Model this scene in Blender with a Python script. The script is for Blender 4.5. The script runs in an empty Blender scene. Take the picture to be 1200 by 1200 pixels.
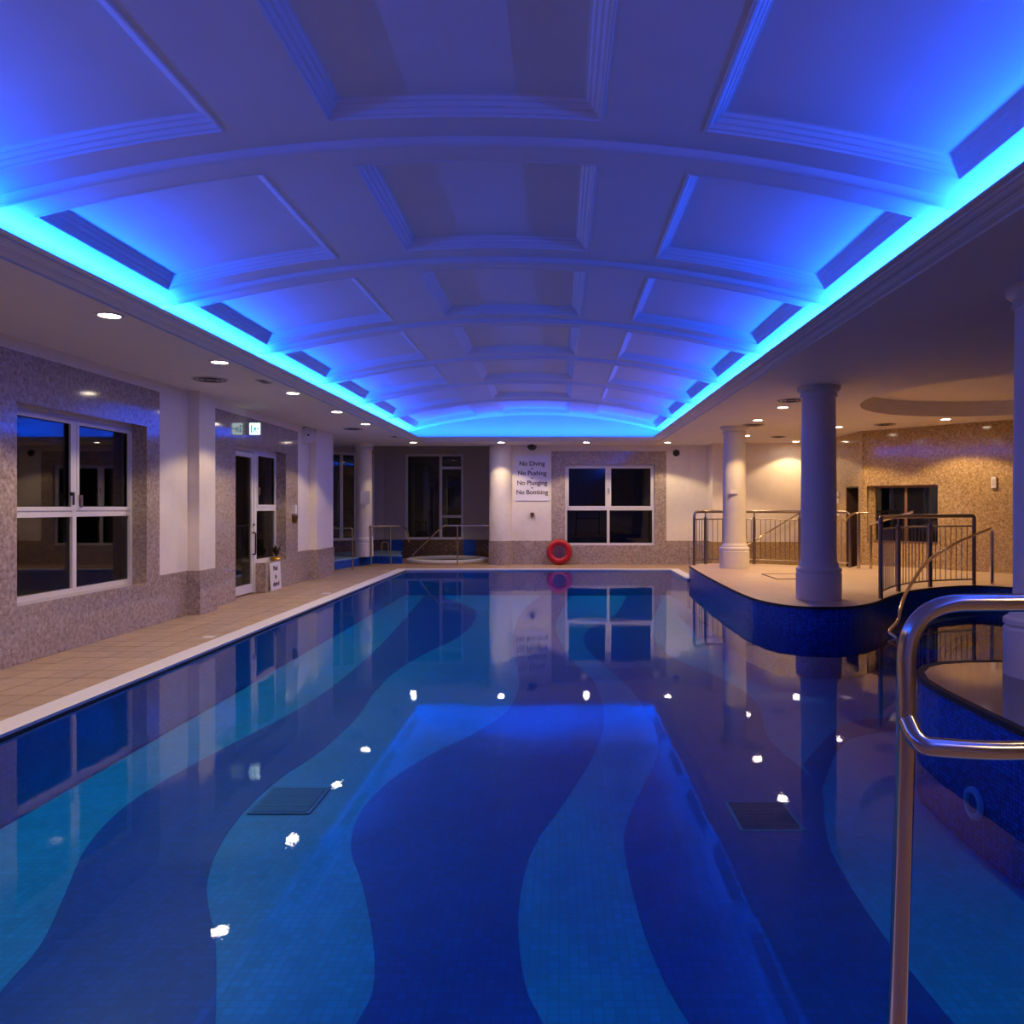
import bpy, bmesh, math, random
from mathutils import Vector
random.seed(7)
R = math.radians
sc = bpy.context.scene
C = sc.collection

# ------------------------------------------------------------------ camera
cam = bpy.data.cameras.new('camera')
cam.lens = 27.0; cam.sensor_width = 36.0; cam.sensor_fit = 'HORIZONTAL'
cam.shift_x = -55 / 1200; cam.shift_y = -6 / 1200
cam.clip_start = 0.05
cam_ob = bpy.data.objects.new('camera', cam); C.objects.link(cam_ob)
cam_ob.location = (0, 0, 1.6); cam_ob.rotation_euler = (R(90), 0, 0)
sc.camera = cam_ob
# ------------------------------------------------------------------ world (night outside)
w = bpy.data.worlds.new('night'); sc.world = w; w.use_nodes = True
w.node_tree.nodes['Background'].inputs[0].default_value = (0.004, 0.004, 0.007, 1)
w.node_tree.nodes['Background'].inputs[1].default_value = 1.0
sc.view_settings.view_transform = 'Standard'; sc.view_settings.look = 'None'
sc.view_settings.gamma = 1.0; sc.view_settings.use_curve_mapping = False
sc.view_settings.exposure = -0.08
sc.cycles.use_denoising = True
sc.cycles.max_bounces = 10; sc.cycles.diffuse_bounces = 6; sc.cycles.glossy_bounces = 5
sc.cycles.transparent_max_bounces = 12
sc.cycles.caustics_reflective = False; sc.cycles.caustics_refractive = False
sc.cycles.sample_clamp_indirect = 4.0

LED_COL = (0.005, 0.08, 1.0); LED_POWER = 46.0     # W per metre of cove strip
SPOT_COL = (1.0, 0.74, 0.44); SPOT_POWER = 132.0
LENS_EMIT = 60.0

# ------------------------------------------------------------------ materials
def lin(h):
    h = h.lstrip('#'); o = []
    for i in (0, 2, 4):
        c = int(h[i:i+2], 16) / 255
        o.append(c / 12.92 if c <= .04045 else ((c + .055) / 1.055) ** 2.4)
    return (*o, 1)
M = {}
def newmat(name):
    m = bpy.data.materials.new(name); m.use_nodes = True
    nt = m.node_tree; b = nt.nodes['Principled BSDF']; M[name] = m
    return m, nt, b
def N(nt, t, **kw):
    n = nt.nodes.new(t)
    for k, v in kw.items(): setattr(n, k, v)
    return n
def coords(nt, scale=(1, 1, 1)):
    tc = N(nt, 'ShaderNodeNewGeometry')
    mp = N(nt, 'ShaderNodeMapping'); mp.inputs['Scale'].default_value = scale
    nt.links.new(tc.outputs['Position'], mp.inputs['Vector'])
    return mp.outputs[0]
def ramp(nt, fac, stops):
    r = N(nt, 'ShaderNodeValToRGB'); e = r.color_ramp.elements
    while len(e) < len(stops): e.new(0.5)
    for el, (p, c) in zip(e, stops): el.position = p; el.color = c
    nt.links.new(fac, r.inputs[0]); return r.outputs[0]
def simple(name, col, rough=.5, metal=0, noise=0.0, nscale=20, bump=0.0):
    m, nt, b = newmat(name)
    c = lin(col)
    b.inputs['Roughness'].default_value = rough; b.inputs['Metallic'].default_value = metal
    v = coords(nt)
    n = N(nt, 'ShaderNodeTexNoise'); n.inputs['Scale'].default_value = nscale; n.inputs['Detail'].default_value = 4
    nt.links.new(v, n.inputs['Vector'])
    k = max(noise, .02)
    lo = tuple(x * (1 - k) for x in c[:3]) + (1,); hi = tuple(min(1, x * (1 + k)) for x in c[:3]) + (1,)
    nt.links.new(ramp(nt, n.outputs[0], [(.3, lo), (.7, hi)]), b.inputs['Base Color'])
    if bump:
        bp = N(nt, 'ShaderNodeBump'); bp.inputs['Strength'].default_value = bump; bp.inputs['Distance'].default_value = .01
        nt.links.new(n.outputs[0], bp.inputs['Height']); nt.links.new(bp.outputs[0], b.inputs['Normal'])
    return m
simple('plaster', '#eae0d4', .6, noise=.03, nscale=6)
simple('ceiling_paint', '#e0d9d2', .7, noise=.02, nscale=3)
simple('vault_paint', '#dcdce0', .6, noise=.02, nscale=3)
simple('column_paint', '#ddd4cb', .45, noise=.03, nscale=5)
simple('white_frame', '#dcd8de', .35)
simple('brown_frame', '#7a5a3a', .4)
simple('coping_white', '#d8d4da', .45, noise=.05, nscale=60, bump=.1)
simple('black_trim', '#06060a', .6)
simple('plaster_dimmed', '#b4a698', .7, noise=.04, nscale=6)  # wall plaster with the alcove's dimness put into its colour
simple('dark_plastic', '#151316', .4)
simple('white_plastic', '#d9d6dc', .4)
simple('sign_board', '#e4e0ee', .4)
simple('letters', '#4a2f3a', .6)
simple('red_plastic', '#b40a14', .4, noise=.06, nscale=12)
simple('rope', '#7a5a22', .8)
simple('gold', '#c79a3a', .35, metal=.6)
simple('leaf_dark', '#2a1a10', .6)
simple('dark_wood', '#3a2616', .5, noise=.25, nscale=9)
simple('grout', '#43342a', .8)
simple('grate', '#0a74ac', .5)
simple('grate_deep', '#04446e', .5)
simple('grate_edge', '#2a90b8', .5)
simple('inlet', '#9fd0ee', .4)
simple('pale_tile', '#7fa3c8', .25, noise=.1, nscale=30)
simple('spa_water', '#0d0a0c', .08)
simple('hatch_line', '#6a5038', .7)
simple('vent_white', '#bdb6b4', .5)
simple('bronze', '#6a4a2a', .4, metal=.5)

def metal(name, col, rough):
    m, nt, b = newmat(name)
    b.inputs['Base Color'].default_value = lin(col); b.inputs['Metallic'].default_value = 1
    b.inputs['Roughness'].default_value = rough
    v = coords(nt, (6, 6, 40)); n = N(nt, 'ShaderNodeTexNoise'); n.inputs['Scale'].default_value = 5
    nt.links.new(v, n.inputs['Vector'])
    mr = N(nt, 'ShaderNodeMapRange'); mr.inputs[3].default_value = rough * .8; mr.inputs[4].default_value = rough * 1.3
    nt.links.new(n.outputs[0], mr.inputs[0]); nt.links.new(mr.outputs[0], b.inputs['Roughness'])
metal('steel', '#c9b8a4', .16)
metal('steel_dark', '#8d7f78', .3)
metal('steel_bright', '#ecdcc0', .12)

def marble(name, c1, c2, c3, c4):
    m, nt, b = newmat(name)
    v = coords(nt)
    n1 = N(nt, 'ShaderNodeTexNoise'); n1.inputs['Scale'].default_value = 22; n1.inputs['Detail'].default_value = 6; n1.inputs['Roughness'].default_value = .7
    n2 = N(nt, 'ShaderNodeTexVoronoi'); n2.inputs['Scale'].default_value = 11; n2.inputs['Randomness'].default_value = 1
    n3 = N(nt, 'ShaderNodeTexVoronoi'); n3.inputs['Scale'].default_value = 45
    for n in (n1, n2, n3): nt.links.new(v, n.inputs['Vector'])
    base = ramp(nt, n1.outputs[0], [(.32, lin(c1)), (.5, lin(c2)), (.68, lin(c3))])
    fleck = ramp(nt, n2.outputs['Distance'], [(.10, (1, 1, 1, 1)), (.2, (0, 0, 0, 1))])
    sel = ramp(nt, n2.outputs['Color'], [(.84, (0, 0, 0, 1)), (.87, (1, 1, 1, 1))])
    mul = N(nt, 'ShaderNodeMath', operation='MULTIPLY'); nt.links.new(fleck, mul.inputs[0]); nt.links.new(sel, mul.inputs[1])
    mx = N(nt, 'ShaderNodeMixRGB'); nt.links.new(mul.outputs[0], mx.inputs[0]); nt.links.new(base, mx.inputs[1]); mx.inputs[2].default_value = lin(c4)
    hi = ramp(nt, n3.outputs['Color'], [(.86, (0, 0, 0, 1)), (.93, (.55, .55, .55, 1))])
    mx2 = N(nt, 'ShaderNodeMixRGB'); nt.links.new(hi, mx2.inputs[0]); nt.links.new(mx.outputs[0], mx2.inputs[1]); mx2.inputs[2].default_value = lin('#d8c4ae')
    nt.links.new(mx2.outputs[0], b.inputs['Base Color']); b.inputs['Roughness'].default_value = .09
marble('marble', '#7d6a60', '#a89688', '#c6b4a4', '#5c4c44')
marble('marble_warm', '#7c6642', '#ae9264', '#d2b98c', '#5c4628')
marble('marble_dark', '#3a2c28', '#57443c', '#6a5548', '#2a201c')

def tiles(name, col, joint, sx, sy, jw, var=.12, rough=.4, plane='xy'):
    m, nt, b = newmat(name)
    v = coords(nt)
    if plane != 'xy':
        ge = N(nt, 'ShaderNodeNewGeometry'); cr = N(nt, 'ShaderNodeVectorMath', operation='CROSS_PRODUCT'); cr.inputs[1].default_value = (0, 0, 1)
        nt.links.new(ge.outputs['True Normal'], cr.inputs[0])
        dt = N(nt, 'ShaderNodeVectorMath', operation='DOT_PRODUCT'); nt.links.new(v, dt.inputs[0]); nt.links.new(cr.outputs[0], dt.inputs[1])
        sp = N(nt, 'ShaderNodeSeparateXYZ'); nt.links.new(v, sp.inputs[0])
        cb = N(nt, 'ShaderNodeCombineXYZ'); nt.links.new(dt.outputs['Value'], cb.inputs[0]); nt.links.new(sp.outputs[2], cb.inputs[1]); v = cb.outputs[0]
    br = N(nt, 'ShaderNodeTexBrick'); br.offset = 0; br.inputs['Scale'].default_value = 1
    br.inputs['Brick Width'].default_value = sx; br.inputs['Row Height'].default_value = sy
    br.inputs['Mortar Size'].default_value = jw; br.inputs['Mortar Smooth'].default_value = .1; br.inputs['Bias'].default_value = 0
    c = lin(col); f1 = tuple(x * (1 - var) for x in c[:3]) + (1,); f2 = tuple(min(1, x * (1 + var)) for x in c[:3]) + (1,)
    br.inputs['Color1'].default_value = f1; br.inputs['Color2'].default_value = f2; br.inputs['Mortar'].default_value = lin(joint)
    nt.links.new(v, br.inputs['Vector'])
    n = N(nt, 'ShaderNodeTexNoise'); n.inputs['Scale'].default_value = 3; nt.links.new(v, n.inputs['Vector'])
    mx = N(nt, 'ShaderNodeMixRGB', blend_type='MULTIPLY'); mx.inputs[0].default_value = 1
    nt.links.new(br.outputs[0], mx.inputs[1]); nt.links.new(ramp(nt, n.outputs[0], [(.3, (.88, .88, .88, 1)), (.7, (1, 1, 1, 1))]), mx.inputs[2])
    nt.links.new(mx.outputs[0], b.inputs['Base Color']); b.inputs['Roughness'].default_value = rough
    return m
tiles('deck_grid', '#ac8e70', '#806850', .33, .33, .006, .05, .45)
tiles('platform_grid', '#cbb093', '#c0a488', .30, .30, .004, .03, .4)
tiles('mosaic_light', '#0c98d8', '#0a88c4', .05, .05, .003, .10, .35)
tiles('mosaic_dark', '#0450b0', '#03469a', .05, .05, .003, .14, .35)
tiles('mosaic_wall', '#1056cc', '#062a78', .03, .03, .003, .45, .25, plane='v')
tiles('mosaic_side', '#0c98d8', '#0a84be', .05, .05, .003, .10, .35, plane='v')
m, nt, b = newmat('deck_tile')
v = coords(nt); n = N(nt, 'ShaderNodeTexNoise'); n.inputs['Scale'].default_value = 9; n.inputs['Detail'].default_value = 5; nt.links.new(v, n.inputs['Vector'])
oi = N(nt, 'ShaderNodeObjectInfo'); hs = N(nt, 'ShaderNodeHueSaturation')
mr = N(nt, 'ShaderNodeMapRange'); mr.inputs[3].default_value = .9; mr.inputs[4].default_value = 1.07
nt.links.new(oi.outputs['Random'], mr.inputs[0]); nt.links.new(mr.outputs[0], hs.inputs['Value'])
nt.links.new(ramp(nt, n.outputs[0], [(.3, lin('#a48c70')), (.7, lin('#b49a7a'))]), hs.inputs['Color'])
nt.links.new(hs.outputs[0], b.inputs['Base Color']); b.inputs['Roughness'].default_value = .45

def glassy(name, ior, tint, bump_scale=None, bump=0.0, boost=1.0):
    m = bpy.data.materials.new(name); m.use_nodes = True; M[name] = m
    nt = m.node_tree; nt.nodes.clear()
    out = N(nt, 'ShaderNodeOutputMaterial'); mix = N(nt, 'ShaderNodeMixShader')
    fr = N(nt, 'ShaderNodeFresnel'); fr.inputs['IOR'].default_value = ior
    tr = N(nt, 'ShaderNodeBsdfTransparent'); tr.inputs[0].default_value = (*tint, 1)
    gl = N(nt, 'ShaderNodeBsdfGlossy'); gl.inputs['Roughness'].default_value = 0.0; gl.inputs['Color'].default_value = (1, 1, 1, 1)
    fac = fr.outputs[0]
    if boost != 1:
        mu = N(nt, 'ShaderNodeMath', operation='MULTIPLY'); mu.use_clamp = True; mu.inputs[1].default_value = boost
        nt.links.new(fac, mu.inputs[0]); fac = mu.outputs[0]
    if bump_scale:
        v = coords(nt); hs = None
        for s, k in bump_scale:
            n = N(nt, 'ShaderNodeTexNoise'); n.inputs['Scale'].default_value = s; n.inputs['Detail'].default_value = 2
            nt.links.new(v, n.inputs['Vector'])
            mu = N(nt, 'ShaderNodeMath', operation='MULTIPLY'); mu.inputs[1].default_value = k; nt.links.new(n.outputs[0], mu.inputs[0])
            if hs is None: hs = mu.outputs[0]
            else:
                a = N(nt, 'ShaderNodeMath', operation='ADD'); nt.links.new(hs, a.inputs[0]); nt.links.new(mu.outputs[0], a.inputs[1]); hs = a.outputs[0]
        bp = N(nt, 'ShaderNodeBump'); bp.inputs['Strength'].default_value = 1; bp.inputs['Distance'].default_value = bump
        nt.links.new(hs, bp.inputs['Height']); nt.links.new(bp.outputs[0], gl.inputs['Normal']); nt.links.new(bp.outputs[0], fr.inputs['Normal'])
    nt.links.new(fac, mix.inputs[0]); nt.links.new(tr.outputs[0], mix.inputs[1]); nt.links.new(gl.outputs[0], mix.inputs[2])
    nt.links.new(mix.outputs[0], out.inputs[0])
glassy('water', 1.33, (.58, .88, 1.0), [(1.1, .6), (48, .022)], .004, .72)
glassy('window_glass', 1.5, (.5, .5, .5), boost=.95)

def emis(name, col, s):
    m = bpy.data.materials.new(name); m.use_nodes = True; M[name] = m
    nt = m.node_tree; nt.nodes.clear(); o = N(nt, 'ShaderNodeOutputMaterial'); e = N(nt, 'ShaderNodeEmission')
    e.inputs[0].default_value = (*col, 1); e.inputs[1].default_value = s; nt.links.new(e.outputs[0], o.inputs[0])
emis('lens_glow', (1.0, .82, .62), LENS_EMIT)
emis('exit_glow', (.75, 1.0, .95), 2.6)
emis('exit_green', (.05, .45, .6), 1.2)

# ------------------------------------------------------------------ mesh helpers
class MB:
    def __init__(s): s.v = []; s.f = []
    def add(s, vs, fs):
        o = len(s.v); s.v += [tuple(v) for v in vs]; s.f += [tuple(i + o for i in f) for f in fs]; return s
    def box(s, x0, x1, y0, y1, z0, z1):
        vs = [(x0,y0,z0),(x1,y0,z0),(x1,y1,z0),(x0,y1,z0),(x0,y0,z1),(x1,y0,z1),(x1,y1,z1),(x0,y1,z1)]
        return s.add(vs, [(3,2,1,0),(4,5,6,7),(0,1,5,4),(1,2,6,5),(2,3,7,6),(3,0,4,7)])
    def prism(s, poly, z0, z1, top=True, bottom=True, sides=True):
        n = len(poly)
        a = sum(poly[i][0]*poly[(i+1)%n][1]-poly[(i+1)%n][0]*poly[i][1] for i in range(n))
        if a < 0: poly = poly[::-1]
        vs = [(x,y,z0) for x,y in poly] + [(x,y,z1) for x,y in poly]; fs = []
        if top: fs.append(tuple(range(n, 2*n)))
        if bottom: fs.append(tuple(range(n-1, -1, -1)))
        if sides: fs += [(i,(i+1)%n,(i+1)%n+n,i+n) for i in range(n)]
        return s.add(vs, fs)
    def lathe(s, prof, c=(0,0,0), seg=40, a0=0, a1=2*math.pi):
        full = abs(a1-a0) > 6.28; m = seg if full else seg+1; vs = []; fs = []
        for r, z in prof:
            for k in range(m):
                a = a0 + (a1-a0)*k/seg; vs.append((c[0]+r*math.cos(a), c[1]+r*math.sin(a), c[2]+z))
        for i in range(len(prof)-1):
            for k in range(seg):
                k2 = (k+1) % m; fs.append((i*m+k, i*m+k2, (i+1)*m+k2, (i+1)*m+k))
        return s.add(vs, fs)
    def tube(s, path, r, seg=12, cap=True):
        P = [Vector(p) for p in path]; vs = []; fs = []; n = len(P)
        up = None
        for i, p in enumerate(P):
            t = ((P[min(i+1,n-1)]-p).normalized() + (p-P[max(i-1,0)]).normalized()).normalized()
            if up is None:
                up = Vector((0,0,1)) if abs(t.z) < .9 else Vector((1,0,0))
            a = (up - t*up.dot(t)).normalized(); b = t.cross(a); up = a
            for k in range(seg):
                q = 2*math.pi*k/seg; vs.append(p + a*(r*math.cos(q)) + b*(r*math.sin(q)))
        for i in range(n-1):
            for k in range(seg): fs.append((i*seg+k, i*seg+(k+1)%seg, (i+1)*seg+(k+1)%seg, (i+1)*seg+k))
        if cap: fs.append(tuple(range(seg-1,-1,-1))); fs.append(tuple((n-1)*seg+k for k in range(seg)))
        return s.add(vs, fs)
    def torus(s, R_, r, c, axis='y', seg=48, ring=14):
        vs = []; fs = []
        for i in range(seg):
            a = 2*math.pi*i/seg
            for k in range(ring):
                q = 2*math.pi*k/ring; u = R_ + r*math.cos(q); h = r*math.sin(q)
                p = {'y': (u*math.cos(a), h, u*math.sin(a)), 'z': (u*math.cos(a), u*math.sin(a), h), 'x': (h, u*math.cos(a), u*math.sin(a))}[axis]
                vs.append(tuple(p[j]+c[j] for j in range(3)))
        for i in range(seg):
            for k in range(ring):
                fs.append((i*ring+k, ((i+1)%seg)*ring+k, ((i+1)%seg)*ring+(k+1)%ring, i*ring+(k+1)%ring))
        return s.add(vs, fs)
    def mesh(s, name, mat, smooth=False):
        me = bpy.data.meshes.new(name); me.from_pydata(s.v, [], s.f); me.update()
        bm = bmesh.new(); bm.from_mesh(me); bmesh.ops.recalc_face_normals(bm, faces=bm.faces); bm.to_mesh(me); bm.free()
        me.materials.append(M[mat])
        if smooth:
            me.shade_smooth(); me.set_sharp_from_angle(angle=R(38))
        return me
    def build(s, name, mat, parent=None, smooth=False):
        return link(name, s.mesh(name, mat, smooth), parent)
def link(name, data, parent=None, loc=None):
    o = bpy.data.objects.new(name, data); C.objects.link(o)
    if parent: o.parent = parent
    if loc: o.location = loc
    return o
def empty(name, loc=(0,0,0), rz=0):
    o = bpy.data.objects.new(name, None); C.objects.link(o); o.location = loc; o.rotation_euler = (0,0,rz); return o
def tag(o, label, cat, group=None, kind=None):
    o['label'] = label; o['category'] = cat
    if group: o['group'] = group
    if kind: o['kind'] = kind
    return o
def struct(o, label=None):
    o['kind'] = 'structure'
    if label: o['label'] = label
    return o
def fillet(pts, rad, n=6):
    P = [Vector(p) for p in pts]; out = [P[0]]
    for i in range(1, len(P)-1):
        a, b_, c = P[i-1], P[i], P[i+1]
        u = (a-b_); v_ = (c-b_); r = min(rad, u.length*.45, v_.length*.45)
        p0 = b_ + u.normalized()*r; p1 = b_ + v_.normalized()*r
        for k in range(n+1):
            t = k/n; out.append(p0*(1-t)**2 + b_*(2*t*(1-t)) + p1*t**2)
    out.append(P[-1]); return out
def smooth_curve(pts, sub=6):
    P = [Vector(p) for p in pts]; out = []
    for i in range(len(P)-1):
        p0 = P[max(i-1,0)]; p1 = P[i]; p2 = P[i+1]; p3 = P[min(i+2,len(P)-1)]
        for k in range(sub):
            t = k/sub
            out.append(.5*((2*p1)+(p2-p0)*t+(2*p0-5*p1+4*p2-p3)*t*t+(3*p1-p0-3*p2+p3)*t**3))
    out.append(P[-1]); return out
def text(body, size, mat, parent, loc, rot, bold=.0, spacing=1.0):
    cu = bpy.data.curves.new('lettering', 'FONT'); cu.body = body; cu.size = size; cu.align_x = 'CENTER'; cu.align_y = 'CENTER'
    cu.extrude = .002; cu.offset = bold; cu.space_line = spacing; cu.materials.append(M[mat])
    tmp = bpy.data.objects.new('tmp', cu); C.objects.link(tmp); bpy.context.view_layer.update()
    me = bpy.data.meshes.new_from_object(tmp.evaluated_get(bpy.context.evaluated_depsgraph_get())); bpy.data.objects.remove(tmp); bpy.data.curves.remove(cu)
    me.name = 'lettering'; me.materials.clear(); me.materials.append(M[mat])
    o = link('lettering', me, parent); o['kind'] = 'stuff'; o.location = loc; o.rotation_euler = rot; return o

# ------------------------------------------------------------------ dimensions
WATER = -.035; BED = -.65; PLAT = .29; SOFFIT = 3.30; CEIL = 3.315
XL = -5.49                                       # left wall face
LIPL, LIPR, LIPE = -3.60, 2.418, 19.67
POOL_L, POOL_R, POOL_F, POOL_N = -3.92, 2.86, 19.6, 2.25

plat_edge = [(2.90,17.1),(2.84,16.0),(2.78,14.4),(2.75,12.9),(2.75,11.6),(2.80,10.87),(2.94,10.38),(3.12,10.14),(3.38,10.03),(3.75,10.06),(4.05,10.25),
             (4.40,10.62),(4.82,11.2),(5.31,11.8),(5.68,12.15),(6.07,12.42),(6.45,12.65),(6.8,12.78),(7.1,12.72),(7.5,12.4),(8.2,11.9),(9.2,11.5),(10.4,11.4)]
plat_edge = [(p.x,p.y) for p in smooth_curve([(x,y,0) for x,y in plat_edge], 4)]
isl_edge = [(10.4,6.55),(3.75,6.55),(3.45,6.53),(3.2,6.47),(3.0,6.33),(2.85,6.11),(2.76,5.85),(2.72,5.5),(2.71,5.0),(2.71,POOL_N)]
outline = [(POOL_L,POOL_N),(POOL_L,POOL_F),(POOL_R,POOL_F),(POOL_R,17.1)] + plat_edge + isl_edge

# ------------------------------------------------------------------ pool
bed = MB().prism(outline, BED-.1, BED).build('pool_floor', 'mosaic_light'); struct(bed, 'light blue mosaic pool floor')
def wave(left, right):
    L = smooth_curve([(x,y,0) for x,y in left], 5); Rr = smooth_curve([(x,y,0) for x,y in right], 5)
    return [(p.x,p.y) for p in L] + [(p.x,p.y) for p in reversed(Rr)]
bands = [
 wave([(-2.3,2.3),(-2.45,3.0),(-2.59,3.57),(-2.66,3.94),(-2.86,4.44),(-3.11,5.04),(-3.24,5.62),(-3.25,6.19),(-3.13,7.11),(-2.9,8.5),(-2.83,10.07),(-2.92,12.82),(-3.2,16.74),(-3.4,19.5)],
      [(-1.15,2.3),(-1.4,3.1),(-1.76,3.94),(-1.95,4.28),(-2.11,4.61),(-2.24,5.04),(-2.32,5.62),(-2.31,6.37),(-2.19,7.11),(-2.16,8.23),(-2.24,9.33),(-2.23,10.55),(-2.04,11.84),(-1.76,13.15),(-1.66,15.0),(-1.91,17.02),(-2.71,18.75),(-2.9,19.5)]),
 wave([(-1.1,2.3),(-.96,2.8),(-.88,3.34),(-.87,3.6),(-.97,4.0),(-1.17,4.57),(-1.38,5.09),(-1.46,5.69),(-1.37,6.37),(-1.14,7.01),(-.85,7.6),(-.57,8.47),(-.50,9.64),(-.58,10.66),(-.8,13.41),(-.78,16.74),(-.43,19.5)],
      [(.35,2.3),(.12,2.8),(-.07,3.34),(-.16,3.62),(-.22,4.14),(-.21,4.74),(-.14,5.21),(.01,5.75),(.28,6.8),(.46,7.9),(.49,9.0),(.42,10.12),(.17,11.31),(.0,13.15),(-.05,15.11),(.25,18.75),(.35,19.5)]),
 wave([(1.0,2.3),(.75,2.8),(.57,3.34),(.49,3.7),(.44,4.25),(.43,5.04),(.49,5.5),(.68,6.19),(.90,7.01),(.97,7.79),(.93,9.08),(.79,10.12),(.52,11.6),(.42,13.0),(.59,14.26),(1.15,15.9),(1.62,18.75),(1.7,19.5)],
      [(1.95,2.3),(1.78,2.8),(1.72,3.34),(1.70,3.9),(1.72,4.44),(1.78,5.02),(1.91,5.53),(2.08,6.08),(2.08,6.66),(2.04,7.01),(2.05,7.61),(2.24,8.58),(2.25,9.33),(2.07,10.3),(1.75,11.2),(1.6,12.5),(1.75,14.5),(2.1,16.5),(2.5,18.75),(2.6,19.5)]),
 wave([(2.08,6.08),(2.53,7.01),(2.89,7.5),(3.38,7.7),(4.0,7.75),(4.8,7.6)],
      [(2.13,6.7),(2.44,7.21),(2.7,7.62),(2.95,7.93),(3.3,8.14),(4.0,8.22),(4.8,8.1)]),
]
for p in bands:
    MB().prism(p, BED-.02, BED+.004, bottom=False).build('mosaic_band', 'mosaic_dark', bed)
for cx, cy in ((1.48,5.57),(-2.05,5.87)):
    g = MB().box(cx-.23,cx+.23,cy-.26,cy+.26,BED+.004,BED+.012).build('drain_frame', 'grate_edge' if cx > 0 else 'grate', bed)
    mb = MB()
    for k in range(12): mb.box(cx-.20,cx+.20,cy-.235+k*.04,cy-.235+k*.04+.03,BED+.012,BED+.02)
    mb.build('drain_grating', 'grate_deep' if cx > 0 else 'grate', g)
# pool side walls (left, far, right stub, near)
for nm, q in (('wall_pool_left',(POOL_L-.2,POOL_L,POOL_N-.2,POOL_F+.2)),('wall_pool_far',(POOL_L,POOL_R+.2,POOL_F,POOL_F+.2)),
              ('wall_pool_right',(POOL_R,POOL_R+.2,17.12,POOL_F)),('wall_pool_near',(POOL_L,2.71,POOL_N-.2,POOL_N))):
    struct(MB().box(*q,BED-.1,-.03).build(nm, 'mosaic_side'), 'light blue mosaic side of the pool')
lw = MB()
lw.box(POOL_L-.004,POOL_L+.012,POOL_N,POOL_F,-.055,-.02)
struct(lw.build('trim_4', 'black_trim'), 'dark waterline strip under the left coping')
water = MB().add([(x,y,WATER) for x,y in outline], [tuple(reversed(range(len(outline))))]).build('pool_water', 'water')
for p_ in water.data.polygons:
    if p_.normal.z < 0: water.data.flip_normals(); break
tag(water, 'calm clear pool water reflecting the blue ceiling', 'water', kind='stuff')
# submerged entry steps in the side bay
st = empty('entry_steps'); tag(st, 'submerged blue mosaic steps in the side bay beside the curved rail', 'steps')
for k in range(4):
    off = .42*(k+1)
    e = [(x, y) for x, y in plat_edge if x > 4.6]
    low = [(x+off*.45, y-off*.9) for x, y in e if x+off*.45 < 10.4]
    MB().prism(e + low[::-1], BED, -.16-.13*k-.001*k).build('step', 'mosaic_wall', st)

# platform
back = [(10.4,14.0),(8.9,15.1),(6.85,17.4),(6.4,16.75),(5.4,17.2),(4.5,17.8),(3.3,17.8)]
plat = MB().prism(plat_edge + back, PLAT-.03, PLAT).build('floor_platform', 'platform_grid'); struct(plat, 'raised beige tiled platform around the columns')
MB().prism(plat_edge + back, BED-.1, PLAT-.03, top=False).build('mosaic_wall', 'mosaic_wall', plat)
def edge_strip(pts, z, name, mat, parent, wdt=.05, h=.03, out=.006):
    P = [Vector((x,y,0)) for x,y in pts]; mb = MB(); vs = []; n = len(P)
    for i, p in enumerate(P):
        t = (P[min(i+1,n-1)]-P[max(i-1,0)]).normalized(); nn = Vector((-t.y, t.x, 0))
        vs += [p-nn*out+Vector((0,0,z-h)), p-nn*out+Vector((0,0,z+.004)), p+nn*wdt+Vector((0,0,z+.004)), p+nn*wdt+Vector((0,0,z-h))]
    fs = []
    for i in range(n-1):
        for k in range(4): fs.append((4*i+k, 4*i+(k+1)%4, 4*i+4+(k+1)%4, 4*i+4+k))
    mb.add(vs, fs).build(name, mat, parent)
edge_strip(plat_edge, PLAT, 'edge_trim', 'black_trim', plat, .012, .03)
h = MB().box(3.95,5.05,13.9,14.9,PLAT,PLAT+.006).build('access_hatch', 'platform_grid', plat)
mb = MB()
for a in ((3.93,5.07,13.88,13.905),(3.93,5.07,14.895,14.92),(3.93,3.955,13.88,14.92),(5.045,5.07,13.88,14.92)): mb.box(*a,PLAT,PLAT+.012)
mb.build('hatch_frame', 'hatch_line', h)
# near peninsula
isl_poly = isl_edge + [(10.4,POOL_N)]
isl = MB().prism(isl_poly, PLAT-.03, PLAT).build('floor_peninsula', 'platform_grid'); struct(isl, 'wet beige ledge around the nearest column')
simple('wet_ledge', '#645f62', .07, noise=.12, nscale=5, bump=.05); isl.data.materials[0] = M['wet_ledge']
MB().prism(isl_poly, BED-.1, PLAT-.03, top=False).build('mosaic_wall', 'mosaic_wall', isl)
edge_strip(isl_edge, PLAT, 'edge_trim', 'black_trim', isl, .05, .035)
MB().box(3.02,3.3,4.82,4.98,PLAT,PLAT+.006).build('white_patch', 'white_plastic', isl)  # small white patch on the ledge top
inl = MB().torus(.085,.022,(2.70,5.0,-.33),'x',28,8).build('inlet_ring', 'inlet', isl, True)
c_ = MB().lathe([(0,0),(.065,0),(.065,.012)],seg=24).build('inlet_face', 'mosaic_dark', inl)
c_.location = (2.705,5.0,-.33); c_.rotation_euler = (0,R(-90),0)

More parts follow.
